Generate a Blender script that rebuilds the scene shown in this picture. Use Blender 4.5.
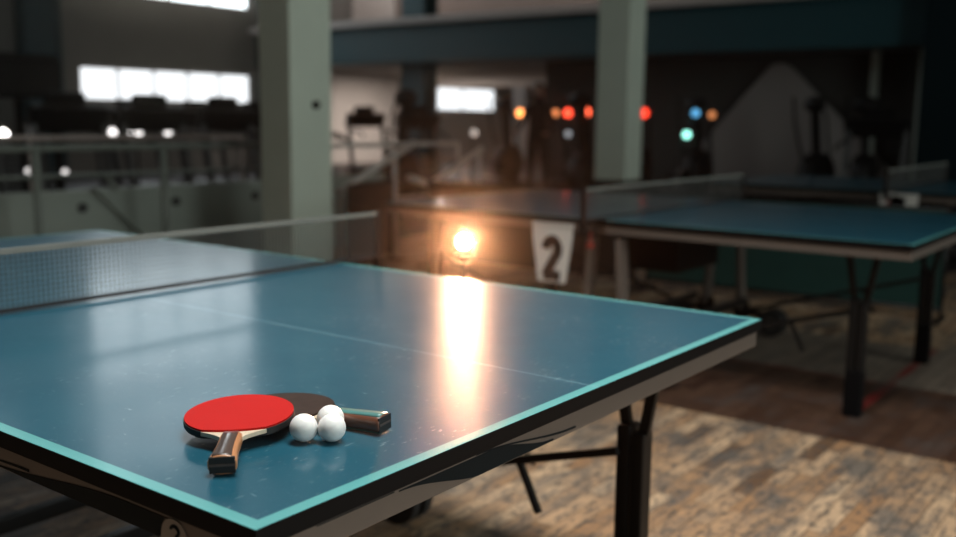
import bpy, bmesh, math, random
from mathutils import Vector, Matrix
PI = math.pi
R = math.radians
for o in list(bpy.data.objects): bpy.data.objects.remove(o)
S = bpy.context.scene
C = S.collection
random.seed(7)

# ------------------------------------------------------------------ camera, sky, light, exposure
cam = bpy.data.cameras.new('camera'); co = bpy.data.objects.new('camera', cam); C.objects.link(co)
right = Vector((0.7991896, 0.60096489, 0.01171228))
up = Vector((-0.09989063, 0.11357406, 0.98849522))
fwd = Vector((-0.59272071, 0.79116505, -0.15079797))
m = Matrix((right, up, -fwd)).transposed().to_4x4()
m.translation = Vector((0.81693, -0.68178, 1.21658))
co.matrix_world = m
cam.sensor_width = 36; cam.lens = 977.836 / 956 * 36
cam.clip_end = 200; cam.clip_start = .05
cam.dof.use_dof = True; cam.dof.focus_distance = 1.42; cam.dof.aperture_fstop = 2.45
S.camera = co
S.view_settings.view_transform = 'Standard'; S.view_settings.look = 'None'
S.view_settings.gamma = 1; S.view_settings.use_curve_mapping = False
S.view_settings.exposure = 0.0
w = bpy.data.worlds.new('sky'); S.world = w; w.use_nodes = True
w.node_tree.nodes['Background'].inputs[0].default_value = (.75, .85, 1, 1)
w.node_tree.nodes['Background'].inputs[1].default_value = .04
# thin tinted haze added to imitate lens bloom round the lamp
vs = w.node_tree.nodes.new('ShaderNodeVolumeScatter'); vs.inputs['Color'].default_value = (1, .84, .66, 1)
vs.inputs['Density'].default_value = .0025; vs.inputs['Anisotropy'].default_value = .965
w.node_tree.links.new(vs.outputs[0], w.node_tree.nodes['World Output'].inputs['Volume'])

def light(name, kind, loc, energy, color, **k):
    l = bpy.data.lights.new(name, kind); l.energy = energy; l.color = color
    for a, b in k.items(): setattr(l, a, b)
    o = bpy.data.objects.new(name, l); C.objects.link(o); o.location = loc
    return o
# daylight entering by the tall windows of the near side wall (east)
a = light('daylight_east', 'AREA', (8.7, 2.0, 3.3), 330, (.92, 1, .95), shape='RECTANGLE', size=8, size_y=3.2)
a.rotation_euler = (0, R(90), 0)
# daylight entering by the high windows of the far side wall (west)
a = light('daylight_west', 'AREA', (-17.6, 12.2, 5.6), 28, (.88, .97, 1), shape='RECTANGLE', size=3.4, size_y=4.6)
a.rotation_euler = (0, R(-90), 0)
# (the bare warm lamp between the tables is the glowing bulb in lamp_on_stand)
for x in (-16, -9):
    light('upper_gallery_fill', 'AREA', (x, 16.4, 6.5), 90, (1, .88, .82), shape='RECTANGLE', size=2, size_y=.3).rotation_euler = (R(75), 0, 0)  # fill added to brighten the upper gallery wall
a = light('gallery_fill', 'AREA', (-9.5, 25.5, 2.3), 150, (1, .86, .78), shape='RECTANGLE', size=3, size_y=.2)  # fill added to lighten the wall behind the standing person
# unseen overhead lamp, added to brighten the nearest table
a = light('unseen_lamp_fill', 'AREA', (-.2, .9, 4.1), 88, (1, 1, .96), shape='RECTANGLE', size=2.6, size_y=.9, spread=R(115))
# fill lights added to brighten the bays under the gallery
for x in (-15.5, -9.5):
    a = light('gallery_fill', 'AREA', (x, 18.6, 2.36), 150, (1, .86, .76), shape='RECTANGLE', size=1.6, size_y=.2)

# ------------------------------------------------------------------ helpers
def new_mat(name):
    mt = bpy.data.materials.new(name); mt.use_nodes = True
    return mt, mt.node_tree.nodes, mt.node_tree.links, mt.node_tree.nodes['Principled BSDF']
def mat(name, col, rough=.6, metal=0, noise=.12, scale=14, emit=None, es=0, coat=0, bump=0):
    mt, n, l, b = new_mat(name)
    b.inputs['Roughness'].default_value = rough; b.inputs['Metallic'].default_value = metal
    b.inputs['Coat Weight'].default_value = coat
    tc = n.new('ShaderNodeTexCoord'); nz = n.new('ShaderNodeTexNoise'); nz.inputs['Scale'].default_value = scale
    nz.inputs['Detail'].default_value = 5
    l.new(tc.outputs['Object'], nz.inputs['Vector'])
    mx = n.new('ShaderNodeMix'); mx.data_type = 'RGBA'
    mx.inputs[6].default_value = tuple(c * (1 - noise) for c in col) + (1,)
    mx.inputs[7].default_value = tuple(min(1, c * (1 + noise)) for c in col) + (1,)
    l.new(nz.outputs['Fac'], mx.inputs[0]); l.new(mx.outputs[2], b.inputs['Base Color'])
    if bump:
        bp = n.new('ShaderNodeBump'); bp.inputs['Strength'].default_value = bump; bp.inputs['Distance'].default_value = .002
        l.new(nz.outputs['Fac'], bp.inputs['Height']); l.new(bp.outputs[0], b.inputs['Normal'])
    if emit:
        b.inputs['Emission Color'].default_value = (*emit, 1); b.inputs['Emission Strength'].default_value = es
    return mt
def matte(m_, sp=.12):
    m_.node_tree.nodes['Principled BSDF'].inputs['Specular IOR Level'].default_value = sp; return m_

def box(bm, c, s, rot=None, bev=0, mi=0):
    mtx = Matrix.Translation(c) @ (rot.to_4x4() if rot else Matrix.Identity(4)) @ Matrix.Diagonal((s[0], s[1], s[2], 1))
    g = bmesh.ops.create_cube(bm, size=1, matrix=mtx)['verts']
    fs = {f for v in g for f in v.link_faces}
    for f in fs: f.material_index = mi
    if bev:
        es = {e for v in g for e in v.link_edges}
        bmesh.ops.bevel(bm, geom=list(es), offset=bev, segments=2, profile=.7, affect='EDGES')
def cyl(bm, a, b, r, r2=None, seg=16, mi=0, caps=True):
    a = Vector(a); b = Vector(b); d = b - a
    q = d.to_track_quat('Z', 'Y').to_matrix().to_4x4()
    g = bmesh.ops.create_cone(bm, cap_ends=caps, segments=seg, radius1=r, radius2=r if r2 is None else r2, depth=d.length,
                              matrix=Matrix.Translation((a + b) / 2) @ q)['verts']
    for f in {f for v in g for f in v.link_faces}: f.material_index = mi; f.smooth = len(f.verts) == 4
def bar(bm, a, b, wx, wy, bev=.002, mi=0):
    a = Vector(a); b = Vector(b); d = b - a
    q = d.to_track_quat('Z', 'Y').to_matrix()
    box(bm, (a + b) / 2, (wx, wy, d.length), q, bev, mi)
def sph(bm, c, r, sc=(1, 1, 1), seg=24, mi=0):
    g = bmesh.ops.create_uvsphere(bm, u_segments=seg, v_segments=seg // 2, radius=r,
                                  matrix=Matrix.Translation(c) @ Matrix.Diagonal((*sc, 1)))['verts']
    for f in {f for v in g for f in v.link_faces}: f.smooth = True; f.material_index = mi
def tube(bm, pts, r, seg=10, closed=False, mi=0):
    pts = [Vector(p) for p in pts]; n = len(pts); rings = []
    prev = None
    for i, p in enumerate(pts):
        if closed: d = pts[(i + 1) % n] - pts[i - 1]
        else: d = pts[min(i + 1, n - 1)] - pts[max(i - 1, 0)]
        d.normalize()
        u = prev - d * prev.dot(d) if prev else d.orthogonal()
        u.normalize(); v = d.cross(u); prev = u
        rr = r[i] if isinstance(r, (list, tuple)) else r
        rings.append([bm.verts.new(p + u * math.cos(2 * PI * k / seg) * rr + v * math.sin(2 * PI * k / seg) * rr) for k in range(seg)])
    for i in range(n if closed else n - 1):
        A, B = rings[i], rings[(i + 1) % n]
        for k in range(seg):
            f = bm.faces.new((A[k], A[(k + 1) % seg], B[(k + 1) % seg], B[k])); f.smooth = True; f.material_index = mi
    if not closed:
        for rg, fl in ((rings[0], 1), (rings[-1], 0)):
            f = bm.faces.new(rg[::-1] if fl else rg); f.material_index = mi
def prism(bm, poly, z0, z1, plane='xy', mi_side=0, mi_top=0, mi_bot=0):
    def P(a, b, c): return {'xy': (a, b, c), 'xz': (a, c, b), 'yz': (c, a, b)}[plane]
    lo = [bm.verts.new(P(a, b, z0)) for a, b in poly]; hi = [bm.verts.new(P(a, b, z1)) for a, b in poly]
    f = bm.faces.new(lo[::-1]); f.material_index = mi_bot
    f = bm.faces.new(hi); f.material_index = mi_top
    n = len(poly)
    for i in range(n):
        f = bm.faces.new((lo[i], lo[(i + 1) % n], hi[(i + 1) % n], hi[i])); f.material_index = mi_side
    return lo + hi
def obj(name, bm, mats, parent=None, loc=None, rot=None):
    bmesh.ops.recalc_face_normals(bm, faces=bm.faces[:])
    me = bpy.data.meshes.new(name); bm.to_mesh(me); bm.free()
    for x in (mats if isinstance(mats, (list, tuple)) else [mats]): me.materials.append(x)
    o = bpy.data.objects.new(name, me); C.objects.link(o)
    if parent: o.parent = parent
    if loc: o.location = loc
    if rot: o.rotation_euler = rot
    return o
def B(): return bmesh.new()
def tag(o, label=None, cat=None, group=None, kind=None):
    for k, v in (('label', label), ('category', cat), ('group', group), ('kind', kind)):
        if v: o[k] = v
    return o
def empty(name, loc=(0, 0, 0), rz=0):
    o = bpy.data.objects.new(name, None); C.objects.link(o); o.location = loc; o.rotation_euler = (0, 0, rz)
    o.empty_display_size = .1
    return o
def dup(root, loc, rz=0, label=None, group=None):
    def cp(o, par):
        c = o.copy(); C.objects.link(c)
        if par: c.parent = par
        for ch in list(o.children): cp(ch, c)
        return c
    r = cp(root, None); r.location = loc; r.rotation_euler = (0, 0, rz)
    if label: r['label'] = label
    if group: r['group'] = group
    return r
def struct(name, bm, m): return tag(obj(name, bm, m), kind='structure')

# node shortcuts
class N:
    def __init__(s, mt): s.n = mt.node_tree.nodes; s.l = mt.node_tree.links
    def val(s, x, inp):
        if isinstance(x, (int, float)): inp.default_value = x
        else: s.l.new(x, inp)
    def op(s, o, a, b=0, c=None):
        k = s.n.new('ShaderNodeMath'); k.operation = o; s.val(a, k.inputs[0]); s.val(b, k.inputs[1])
        if c is not None: s.val(c, k.inputs[2])
        return k.outputs[0]
    def between(s, x, lo, hi): return s.op('MULTIPLY', s.op('GREATER_THAN', x, lo), s.op('LESS_THAN', x, hi))
    def mix(s, f, a, b, mode='MIX'):
        k = s.n.new('ShaderNodeMix'); k.data_type = 'RGBA'; k.blend_type = mode; s.val(f, k.inputs[0])
        for x, i in ((a, 6), (b, 7)):
            if isinstance(x, tuple): k.inputs[i].default_value = (*x, 1)
            else: s.l.new(x, k.inputs[i])
        return k.outputs[2]
    def noise(s, vec, scale, detail=4, rough=.5):
        k = s.n.new('ShaderNodeTexNoise'); k.inputs['Scale'].default_value = scale; k.inputs['Detail'].default_value = detail
        k.inputs['Roughness'].default_value = rough; s.l.new(vec, k.inputs['Vector']); return k.outputs['Fac']
    def ramp(s, f, a, b):
        k = s.n.new('ShaderNodeMapRange'); s.val(f, k.inputs[0]); k.inputs[1].default_value = a; k.inputs[2].default_value = b
        return k.outputs[0]
    def mapping(s, vec, scale=(1, 1, 1), rot=(0, 0, 0)):
        k = s.n.new('ShaderNodeMapping'); k.inputs['Scale'].default_value = scale; k.inputs['Rotation'].default_value = rot
        s.l.new(vec, k.inputs['Vector']); return k.outputs[0]

# ------------------------------------------------------------------ materials
def floor_mat():
    mt, n, l, b = new_mat('worn_parquet'); q = N(mt)
    tc = n.new('ShaderNodeTexCoord'); O = tc.outputs['Object']
    sx = n.new('ShaderNodeSeparateXYZ'); l.new(O, sx.inputs[0]); X, Y = sx.outputs[0], sx.outputs[1]
    v = q.mapping(O, rot=(0, 0, R(90)))
    br = n.new('ShaderNodeTexBrick'); l.new(v, br.inputs['Vector'])
    br.inputs['Scale'].default_value = 1; br.inputs['Brick Width'].default_value = .31; br.inputs['Row Height'].default_value = .062
    br.inputs['Mortar Size'].default_value = .0022; br.inputs['Mortar Smooth'].default_value = .3; br.offset = .5
    br.inputs['Bias'].default_value = 0
    br.inputs['Color1'].default_value = (0, 0, 0, 1); br.inputs['Color2'].default_value = (1, 1, 1, 1); br.inputs['Mortar'].default_value = (.5, .5, .5, 1)
    shade = n.new('ShaderNodeRGBToBW'); l.new(br.outputs['Color'], shade.inputs[0])
    base = q.mix(shade.outputs[0], (.37, .190, .085), (.64, .44, .275))
    darkp = q.op('LESS_THAN', shade.outputs[0], .07)
    base = q.mix(q.op('MULTIPLY', darkp, .85), base, (.11, .058, .032))
    grain = q.noise(q.mapping(O, scale=(60, 5, 1)), 1, 5, .6)
    base = q.mix(q.op('MULTIPLY', q.ramp(grain, .4, .75), .5), base, (.30, .20, .13))
    worn = q.noise(q.mapping(O, scale=(3.4, 1.5, 1)), 1.6, 8, .72)
    base = q.mix(q.op('MULTIPLY', q.ramp(worn, .46, .60), .85), base, (.13, .12, .108))
    speck = q.noise(q.mapping(O, scale=(38, 13, 1)), 1, 7, .78)
    base = q.mix(q.op('MULTIPLY', q.ramp(speck, .50, .58), .82), base, (.075, .07, .066))
    # painted brown court band and the greyer varnish beyond it
    wob = q.noise(O, 3, 3)
    band = q.between(Y, 3.09, 4.09)
    brown = q.mix(shade.outputs[0], (.038, .014, .008), (.068, .028, .017))
    brown = q.mix(q.op('MULTIPLY', q.ramp(worn, .5, .7), .6), brown, (.10, .085, .075))
    base = q.mix(q.op('MULTIPLY', band, .93), base, brown)
    gr = q.between(Y, 4.09, 5.0)
    grey = q.mix(shade.outputs[0], (.13, .105, .085), (.19, .155, .125))
    base = q.mix(q.op('MULTIPLY', gr, .9), base, grey)
    red = q.op('MULTIPLY', q.between(X, -.335, -.29), q.between(Y, 3.5, 5.0))
    red2 = q.op('MULTIPLY', q.between(Y, 4.06, 4.10), q.between(X, -3.5, -.33))
    wr = q.ramp(worn, .65, .45)
    base = q.mix(q.op('MULTIPLY', q.op('MULTIPLY', red, wr), .85), base, (.22, .012, .012))
    base = q.mix(q.op('MULTIPLY', q.op('MULTIPLY', red2, wr), .6), base, (.16, .02, .015))
    base = q.mix(q.op('MULTIPLY', br.outputs['Fac'], .8), base, (.035, .025, .018))
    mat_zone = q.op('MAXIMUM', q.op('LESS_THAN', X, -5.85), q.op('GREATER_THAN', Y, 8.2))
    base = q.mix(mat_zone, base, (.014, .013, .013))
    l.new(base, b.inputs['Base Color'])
    l.new(q.op('ADD', .46, q.op('MULTIPLY', worn, .3)), b.inputs['Roughness'])
    b.inputs['Specular IOR Level'].default_value = .3
    bp = n.new('ShaderNodeBump'); bp.inputs['Strength'].default_value = .3; bp.inputs['Distance'].default_value = .002
    l.new(q.op('SUBTRACT', speck, br.outputs['Fac']), bp.inputs['Height']); l.new(bp.outputs[0], b.inputs['Normal'])
    return mt
def table_mat():
    mt, n, l, b = new_mat('blue_table_paint'); q = N(mt)
    tc = n.new('ShaderNodeTexCoord'); O = tc.outputs['Object']
    sx = n.new('ShaderNodeSeparateXYZ'); l.new(O, sx.inputs[0]); X, Y = sx.outputs[0], sx.outputs[1]
    cl = q.noise(q.mapping(O, scale=(1, 1, 1)), 5, 6, .6)
    base = q.mix(cl, (.005, .060, .096), (.008, .080, .120))
    # scuffs of ball and bat
    sc = q.noise(q.mapping(O, scale=(150, 48, 1), rot=(0, 0, R(35))), 1, 4, .6)
    patch = q.noise(O, 4.2, 4, .6)
    sm = q.op('MULTIPLY', q.ramp(sc, .62, .70), q.ramp(patch, .46, .58))
    sc2 = q.noise(q.mapping(O, scale=(46, 140, 1), rot=(0, 0, R(-20))), 1, 4, .6)
    sm2 = q.op('MULTIPLY', q.ramp(sc2, .66, .74), q.ramp(patch, .52, .42))
    sm = q.op('MAXIMUM', sm, sm2)
    base = q.mix(q.op('MULTIPLY', sm, .5), base, (.30, .40, .42))
    dust = q.noise(O, 260, 3, .6)
    base = q.mix(q.op('MULTIPLY', q.ramp(dust, .66, .76), .22), base, (.35, .45, .48))
    # painted white-turquoise borders and centre line
    e1 = q.op('GREATER_THAN', X, -.020); e2 = q.op('LESS_THAN', X, -2.72)
    e3 = q.op('LESS_THAN', Y, .020); e4 = q.op('GREATER_THAN', Y, 1.505)
    edge = q.op('MAXIMUM', q.op('MAXIMUM', e1, e2), q.op('MAXIMUM', e3, e4))
    cen = q.between(Y, .761, .764)
    base = q.mix(edge, base, (.095, .33, .33))
    base = q.mix(q.op('MULTIPLY', cen, .55), base, (.24, .42, .48))
    l.new(base, b.inputs['Base Color'])
    rn = q.noise(q.mapping(O, scale=(1, 1, 1)), 3, 5, .6)
    l.new(q.op('ADD', .33, q.op('MULTIPLY', rn, .16)), b.inputs['Roughness'])
    b.inputs['Specular IOR Level'].default_value = .2
    b.inputs['Coat Weight'].default_value = .40; b.inputs['Coat Roughness'].default_value = .13
    bp = n.new('ShaderNodeBump'); bp.inputs['Strength'].default_value = .4; bp.inputs['Distance'].default_value = .0006
    fine = q.noise(O, 420, 3, .6)
    l.new(q.op('ADD', q.op('MULTIPLY', fine, .5), sm), bp.inputs['Height']); l.new(bp.outputs[0], b.inputs['Normal'])
    return mt
M = dict(
    floor=floor_mat(), table=table_mat(),
    black=matte(mat('black_edge', (.004, .004, .0045), .6)), blackmetal=matte(mat('black_painted_steel', (.006, .006, .0065), .4), .3),
    frame=mat('warm_grey_steel', (.13, .105, .09), .42, noise=.06, scale=30),
    decal=matte(mat('black_teal_print', (.005, .010, .013), .6)), decalline=mat('tan_print', (.30, .22, .16), .5),
    rubberblack=mat('black_rubber', (.012, .012, .012), .6),
    tape=mat('grey_net_tape', (.15, .155, .14), .8), cord=mat('net_cord', (.06, .063, .06), .8), nettape=mat('dark_net_hem', (.012, .012, .014), .8),
    post=mat('net_post_paint', (.012, .006, .005), .4),
    wall=mat('grey_wall_paint', (.18, .175, .165), .85, noise=.1, scale=1.2), wallpale=mat('pale_wall_paint', (.50, .46, .43), .85, noise=.06, scale=2),
    wallbrown=mat('taupe_wall_paint', (.24, .19, .165), .85, scale=1.4),
    ceil=mat('ceiling_paint', (.30, .28, .26), .9), teal=mat('teal_steel_paint', (.012, .062, .08), .5, scale=3),
    tealdark=mat('dark_teal_paint', (.003, .052, .064), .6, scale=3),
    pillar=mat('pale_green_concrete', (.58, .65, .56), .75, noise=.07, scale=4, bump=.3),
    base=mat('dark_plinth_paint', (.02, .02, .02), .6),
    chrome=mat('brushed_steel', (.55, .55, .52), .3, metal=1, noise=.05), railpaint=mat('grey_green_rail_paint', (.16, .18, .16), .45, noise=.06), palerail=mat('pale_rail_paint', (.50, .46, .42), .4, noise=.06),
    panel=mat('white_green_board', (.27, .30, .265), .5, noise=.1, scale=3),
    green=mat('dark_green_vinyl', (.008, .045, .038), .55, noise=.2, scale=6), brownvinyl=mat('dark_brown_vinyl', (.022, .013, .010), .6, noise=.2, scale=6),
    white=mat('white_card', (.72, .70, .66), .6, noise=.04), ink=mat('black_ink', (.012, .010, .010), .6),
    gym=matte(mat('gym_black_plastic', (.006, .006, .0065), .5), .25), gymgrey=mat('gym_grey_steel', (.10, .10, .10), .4),
    cloth=mat('black_cotton', (.010, .010, .011), .95), skin=mat('skin', (.30, .17, .12), .55, noise=.05), hair=mat('dark_hair', (.012, .009, .008), .7),
    rubber=mat('grey_tyre', (.02, .02, .02), .7), redplastic=mat('red_plastic', (.30, .03, .015), .4),
)
def lit(name, col, s): return mat(name, (.02, .02, .02), .5, emit=col, es=s, noise=0)
M['tealblack'] = matte(mat('blackish_teal_paint', (.002, .012, .016), .6))
M['pane'] = lit('daylit_glass', (.95, .98, 1.0), 1.5)
M['panehigh'] = lit('daylit_high_glass', (.86, .95, 1.0), 2.0)
M['panemid'] = lit('daylit_middle_glass', (.90, .97, 1.0), 3.6)
M['paneeast'] = lit('daylit_side_glass', (.9, 1, .95), 1.2)

# ------------------------------------------------------------------ the hall
XL, XR, YN, YB, ZC = -18.0, 9.0, -6.0, 32.0, 9.0
bm = B(); box(bm, ((XL + XR) / 2, (YN + YB) / 2, -.1), (XR - XL + .6, YB - YN + .6, .2)); struct('floor', bm, M['floor'])
bm = B(); box(bm, ((XL + XR) / 2, (YN + YB) / 2, ZC + .1), (XR - XL + .6, YB - YN + .6, .2)); struct('ceiling', bm, M['ceil'])
def wall_with_holes(name, plane_x, y0, y1, z1, holes, m, t=.25, side=-1):
    """a wall in the plane x = plane_x, holes = (ya, yb, za, zb), thickness outwards"""
    bm = B(); ys = sorted({y0, y1, *[h[0] for h in holes], *[h[1] for h in holes]})
    for a, b in zip(ys, ys[1:]):
        hs = sorted([(h[2], h[3]) for h in holes if h[0] <= a + 1e-6 and h[1] >= b - 1e-6]); z = 0
        for za, zb in hs + [(z1, z1)]:
            if za > z: box(bm, (plane_x + side * t / 2, (a + b) / 2, (z + za) / 2), (t, b - a, za - z))
            z = zb
    return struct(name, bm, m)
LH = [(10.75, 15.25, 1.50, 2.23), (10.75, 15.25, 3.72, 6.0), (10.75, 15.25, 6.9, 8.75),
      (21.95, 25.35, 1.45, 2.19), (4.6, 9.1, 6.7, 8.6), (-1, 3.6, 6.7, 8.6)]
wall_with_holes('wall_left', XL, YN, YB, ZC, LH, M['wall'])
RH = [(-4.5, -1.2, 1.3, 5.2), (-.4, 2.9, 1.3, 5.2), (3.7, 7.0, 1.3, 5.2), (7.8, 11.1, 1.3, 5.2)]
wall_with_holes('wall_right', XR, YN, YB, ZC, RH, M['wallbrown'], side=1)
bm = B(); box(bm, ((XL + XR) / 2, YB + .12, ZC / 2), (XR - XL, .24, ZC)); struct('wall_back', bm, M['wallbrown'])
bm = B(); box(bm, ((XL + XR) / 2, YN - .12, ZC / 2), (XR - XL, .24, ZC)); struct('wall_front', bm, M['wallbrown'])
M['frameglaze'] = mat('window_frame_grey', (.16, .16, .16), .5)
def window(i, x, h, nb, pm, side):
    ya, yb, za, zb = h
    r = empty('window_%d' % i, (x, (ya + yb) / 2, za)); tag(r, kind='structure')
    W_, H_ = yb - ya, zb - za; xo = -side * .12
    bm = B(); box(bm, (xo, 0, H_ / 2), (.02, W_ - .04, H_ - .04)); obj('window_pane', bm, pm, r)
    bm = B(); t = .05
    for z in (t / 2, H_ - t / 2): box(bm, (xo, 0, z), (.08, W_, t))
    for k in range(nb + 1):
        y = -W_ / 2 + t / 2 + k * (W_ - t) / nb; box(bm, (xo + .004 * side, y, H_ / 2), (.07, t, H_ - 2 * t))
    obj('window_frame', bm, M['frameglaze'], r)
for i, (h, nb) in enumerate(zip(LH, (5, 4, 4, 2, 4, 4))):
    window(i + 1, XL, h, nb, M['pane'] if h[2] < 3 else M['panemid'] if h[2] < 4 else M['panehigh'], 1)
for i, h in enumerate(RH): window(i + 7, XR, h, 4, M['paneeast'], -1)
# gallery across the back of the hall: slab with a teal edge beam
bm = B(); box(bm, ((XL - 2.2) / 2, 15.5, 2.79), (-2.2 - XL, .3, .78), bev=.01); struct('trim_1', bm, M['tealdark'])
bm = B(); box(bm, ((XL - 2.2) / 2, 15.42, 3.245), (-2.2 - XL, .5, .13), bev=.01); struct('trim_2', bm, M['wallpale'])
bm = B(); box(bm, ((XL + XR) / 2, 23.9, 2.51), (XR - XL, 16.2, .2)); struct('ceiling_gallery', bm, M['ceil'])
bm = B(); box(bm, ((XL + XR) / 2, 18.9, 6), (XR - XL, .2, 6)); struct('wall_gallery', bm, M['wallbrown'])
bm = B(); box(bm, (-17.2, 18.7, 4.1), (1.5, .1, 1.7)); struct('wall_gallery_panel', bm, M['wallpale'])
bm = B(); box(bm, ((-2.2 + XR) / 2, 15.5, 2.79), (XR + 2.2, .3, .78)); struct('trim_3', bm, M['tealblack'])
bm = B(); box(bm, (-10.9, 20.5, 2.235), (13.5, .15, .33)); struct('trim_5', bm, M['wallpale'])
# side wall bay beneath the gallery, coloured pale for light spilling on it
bm = B(); box(bm, (XL + .03, 18.2, 1.25), (.06, 4.6, 2.5)); struct('wall_left_bay', bm, M['wallpale'])
bm = B(); box(bm, (XL + .6, 25.9, 1.2), (.5, .35, 2.5)); struct('trim_4', bm, M['wallpale'])

def i_column(name, x, y, h, wx, wy, m, label, group=None):
    bm = B()
    box(bm, (0, -wy / 2 + .02, h / 2), (wx, .04, h)); box(bm, (0, wy / 2 - .02, h / 2), (wx, .04, h)); box(bm, (0, 0, h / 2), (.06, wy - .08, h))
    box(bm, (0, 0, .02), (wx + .1, wy + .1, .04))
    o = obj(name, bm, m, loc=(x, y, 0)); tag(o, label, 'column', group)
i_column('steel_column', XL + .3, 9.72, 8.98, .34, .75, M['teal'], 'dark teal steel column on the far wall left of the long bright window', 'teal wall columns')
i_column('steel_column', XL + .3, 15.5, 8.98, .34, .3, M['teal'], 'teal steel column at the right end of the long bright window', 'teal wall columns')
i_column('steel_column', -13.3, 15.95, 8.98, .62, .5, M['tealdark'], 'dark teal column behind the beam, right of the pale green pillar', 'teal wall columns')
i_column('steel_column', -2.25, 15.0, 8.98, 1.0, .4, M['tealblack'], 'wide dark teal column at the right edge of the view', 'teal wall columns')
def pillar(x0, x1, y0, y1, label, hole=None, plinth=0):
    r = empty('concrete_pillar', ((x0 + x1) / 2, (y0 + y1) / 2, 0)); tag(r, label, 'pillar', 'square pale pillars')
    wx, wy = x1 - x0, y1 - y0
    bm = B(); box(bm, (0, 0, plinth + (ZC - plinth) / 2 - .005), (wx, wy, ZC - plinth - .01), bev=.012); obj('shaft', bm, M['pillar'], r)
    if plinth:
        bm = B(); box(bm, (0, 0, plinth / 2), (wx + .02, wy + .02, plinth), bev=.006); obj('plinth', bm, M['base'], r)
    if hole:
        bm = B(); cyl(bm, (wx / 2, hole[0], hole[1]), (wx / 2 + .02, hole[0], hole[1]), .03, seg=20)
        cyl(bm, (wx / 2 + .02, hole[0], hole[1]), (wx / 2 + .035, hole[0], hole[1]), .018, seg=20)
        tag(obj('socket', bm, M['black'], r), 'round black socket')
pillar(-4.72, -4.40, 4.07, 4.47, 'square pale green pillar beside the railing, one face lit and one in shade', hole=(.036, 1.305))
pillar(-4.79, -4.40, 8.97, 9.34, 'square grey pillar behind the middle blue table', plinth=.56)

# ------------------------------------------------------------------ table tennis table (built once, then copied)
def make_table():
    r = empty('table_tennis_table')
    Wd = 1.525
    for x0, x1 in ((0, -1.368), (-1.372, -2.74)):
        bm = B()
        box(bm, ((x0 + x1) / 2, Wd / 2, .7470), (abs(x1 - x0), Wd, .026), bev=.0015, mi=1)
        bm.normal_update()
        for f in bm.faces: f.material_index = 0 if f.calc_center_median().z > .7592 else 1
        o = obj('tabletop', bm, [M['table'], M['black']], r)
        # steel frame below the board
        bm = B(); zc, hh = .7145, .038; ins = .008
        xa, xb = (max(x0, x1), min(x0, x1))
        box(bm, (xa - ins - .011, Wd / 2, zc), (.022, Wd - 2 * ins, hh), bev=.003)
        box(bm, (xb + ins + .011, Wd / 2, zc), (.022, Wd - 2 * ins, hh), bev=.003)
        for y in (ins + .011, Wd - ins - .011):
            box(bm, ((xa + xb) / 2, y, zc), (abs(xa - xb) - 2 * ins - .046, .022, hh), bev=.003)
        box(bm, ((xa + xb) / 2, Wd / 2, .7195), (abs(xa - xb) - .07, .03, .028))
        obj('frame', bm, M['frame'], r)
    # end legs, two on each end
    for sx in (0, 1):
        X = lambda x: x if sx == 0 else -2.74 - x
        for y in (.17, 1.355):
            bm = B()
            bar(bm, (X(-.25), y, .16), (X(-.25), y, .50), .034, .058, .008)
            bar(bm, (X(-.212), y, .16), (X(-.212), y, .485), .03, .05, .008)
            lg = obj('leg', bm, M['blackmetal'], r)
            bm = B()
            bar(bm, (X(-.25), y, .47), (X(-.29), y, .70), .018, .026, .003)
            bar(bm, (X(-.212), y, .46), (X(-.17), y, .70), .018, .026, .003); obj('strut', bm, M['blackmetal'], lg)
            bm = B(); bar(bm, (X(-.231), y, .0), (X(-.231), y, .2), .07, .062, .006); obj('leg_sleeve', bm, M['black'], lg)
        # stays towards the carriage
        for y in (.22, 1.305):
            bm = B(); bar(bm, (X(-.25), y, .443), (X(-1.2), y, .155), .016, .02, .003)
            st = obj('stay', bm, M['blackmetal'], r)
            bm = B(); bar(bm, (X(-.535), y, .36), (X(-.47), y, .23), .016, .016, .003); obj('safety_catch', bm, M['blackmetal'], st)
    # central carriage
    for y in (.055, 1.470):
        for dx, lean in ((-.075, -.035), (.075, .035)):
            bm = B(); bar(bm, (-1.37 + dx, y, .67), (-1.37 + dx + lean, y, .14), .075, .03, .006)
            cg = obj('carriage_leg', bm, M['frame'], r)
            bm = B(); box(bm, (-1.37 + dx + lean, y, .135), (.085, .045, .10), bev=.008); obj('caster_fork', bm, M['black'], cg)
            x = -1.37 + (.30 if lean > 0 else -.30)
            bm = B(); bar(bm, (-1.37 + dx, y, .125), (x, y, .115), .022, .036, .004); obj('foot_bar', bm, M['blackmetal'], cg)
            bm = B()
            cyl(bm, (x, y - .045, .08), (x, y - .012, .08), .08, seg=28); cyl(bm, (x, y + .012, .08), (x, y + .045, .08), .08, seg=28)
            cyl(bm, (x, y - .05, .08), (x, y + .05, .08), .02)
            wh = obj('wheel', bm, M['rubber'], r)
            for s_ in (-1, 1):
                bm = B(); cyl(bm, (x, y + s_ * .0440, .08), (x, y + s_ * .0465, .08), .028, seg=24)
                obj('wheel_hub', bm, M['frame'], wh)
    for x in (-1.52, -1.22):
        bm = B(); bar(bm, (x, .12, .2), (x, 1.40, .2), .03, .04, .004); obj('carriage_bar', bm, M['blackmetal'], r)
    bm = B(); box(bm, (-1.37, Wd / 2, .56), (.3, .5, .20), bev=.01); obj('storage_box', bm, M['black'], r)
    return r
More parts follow.
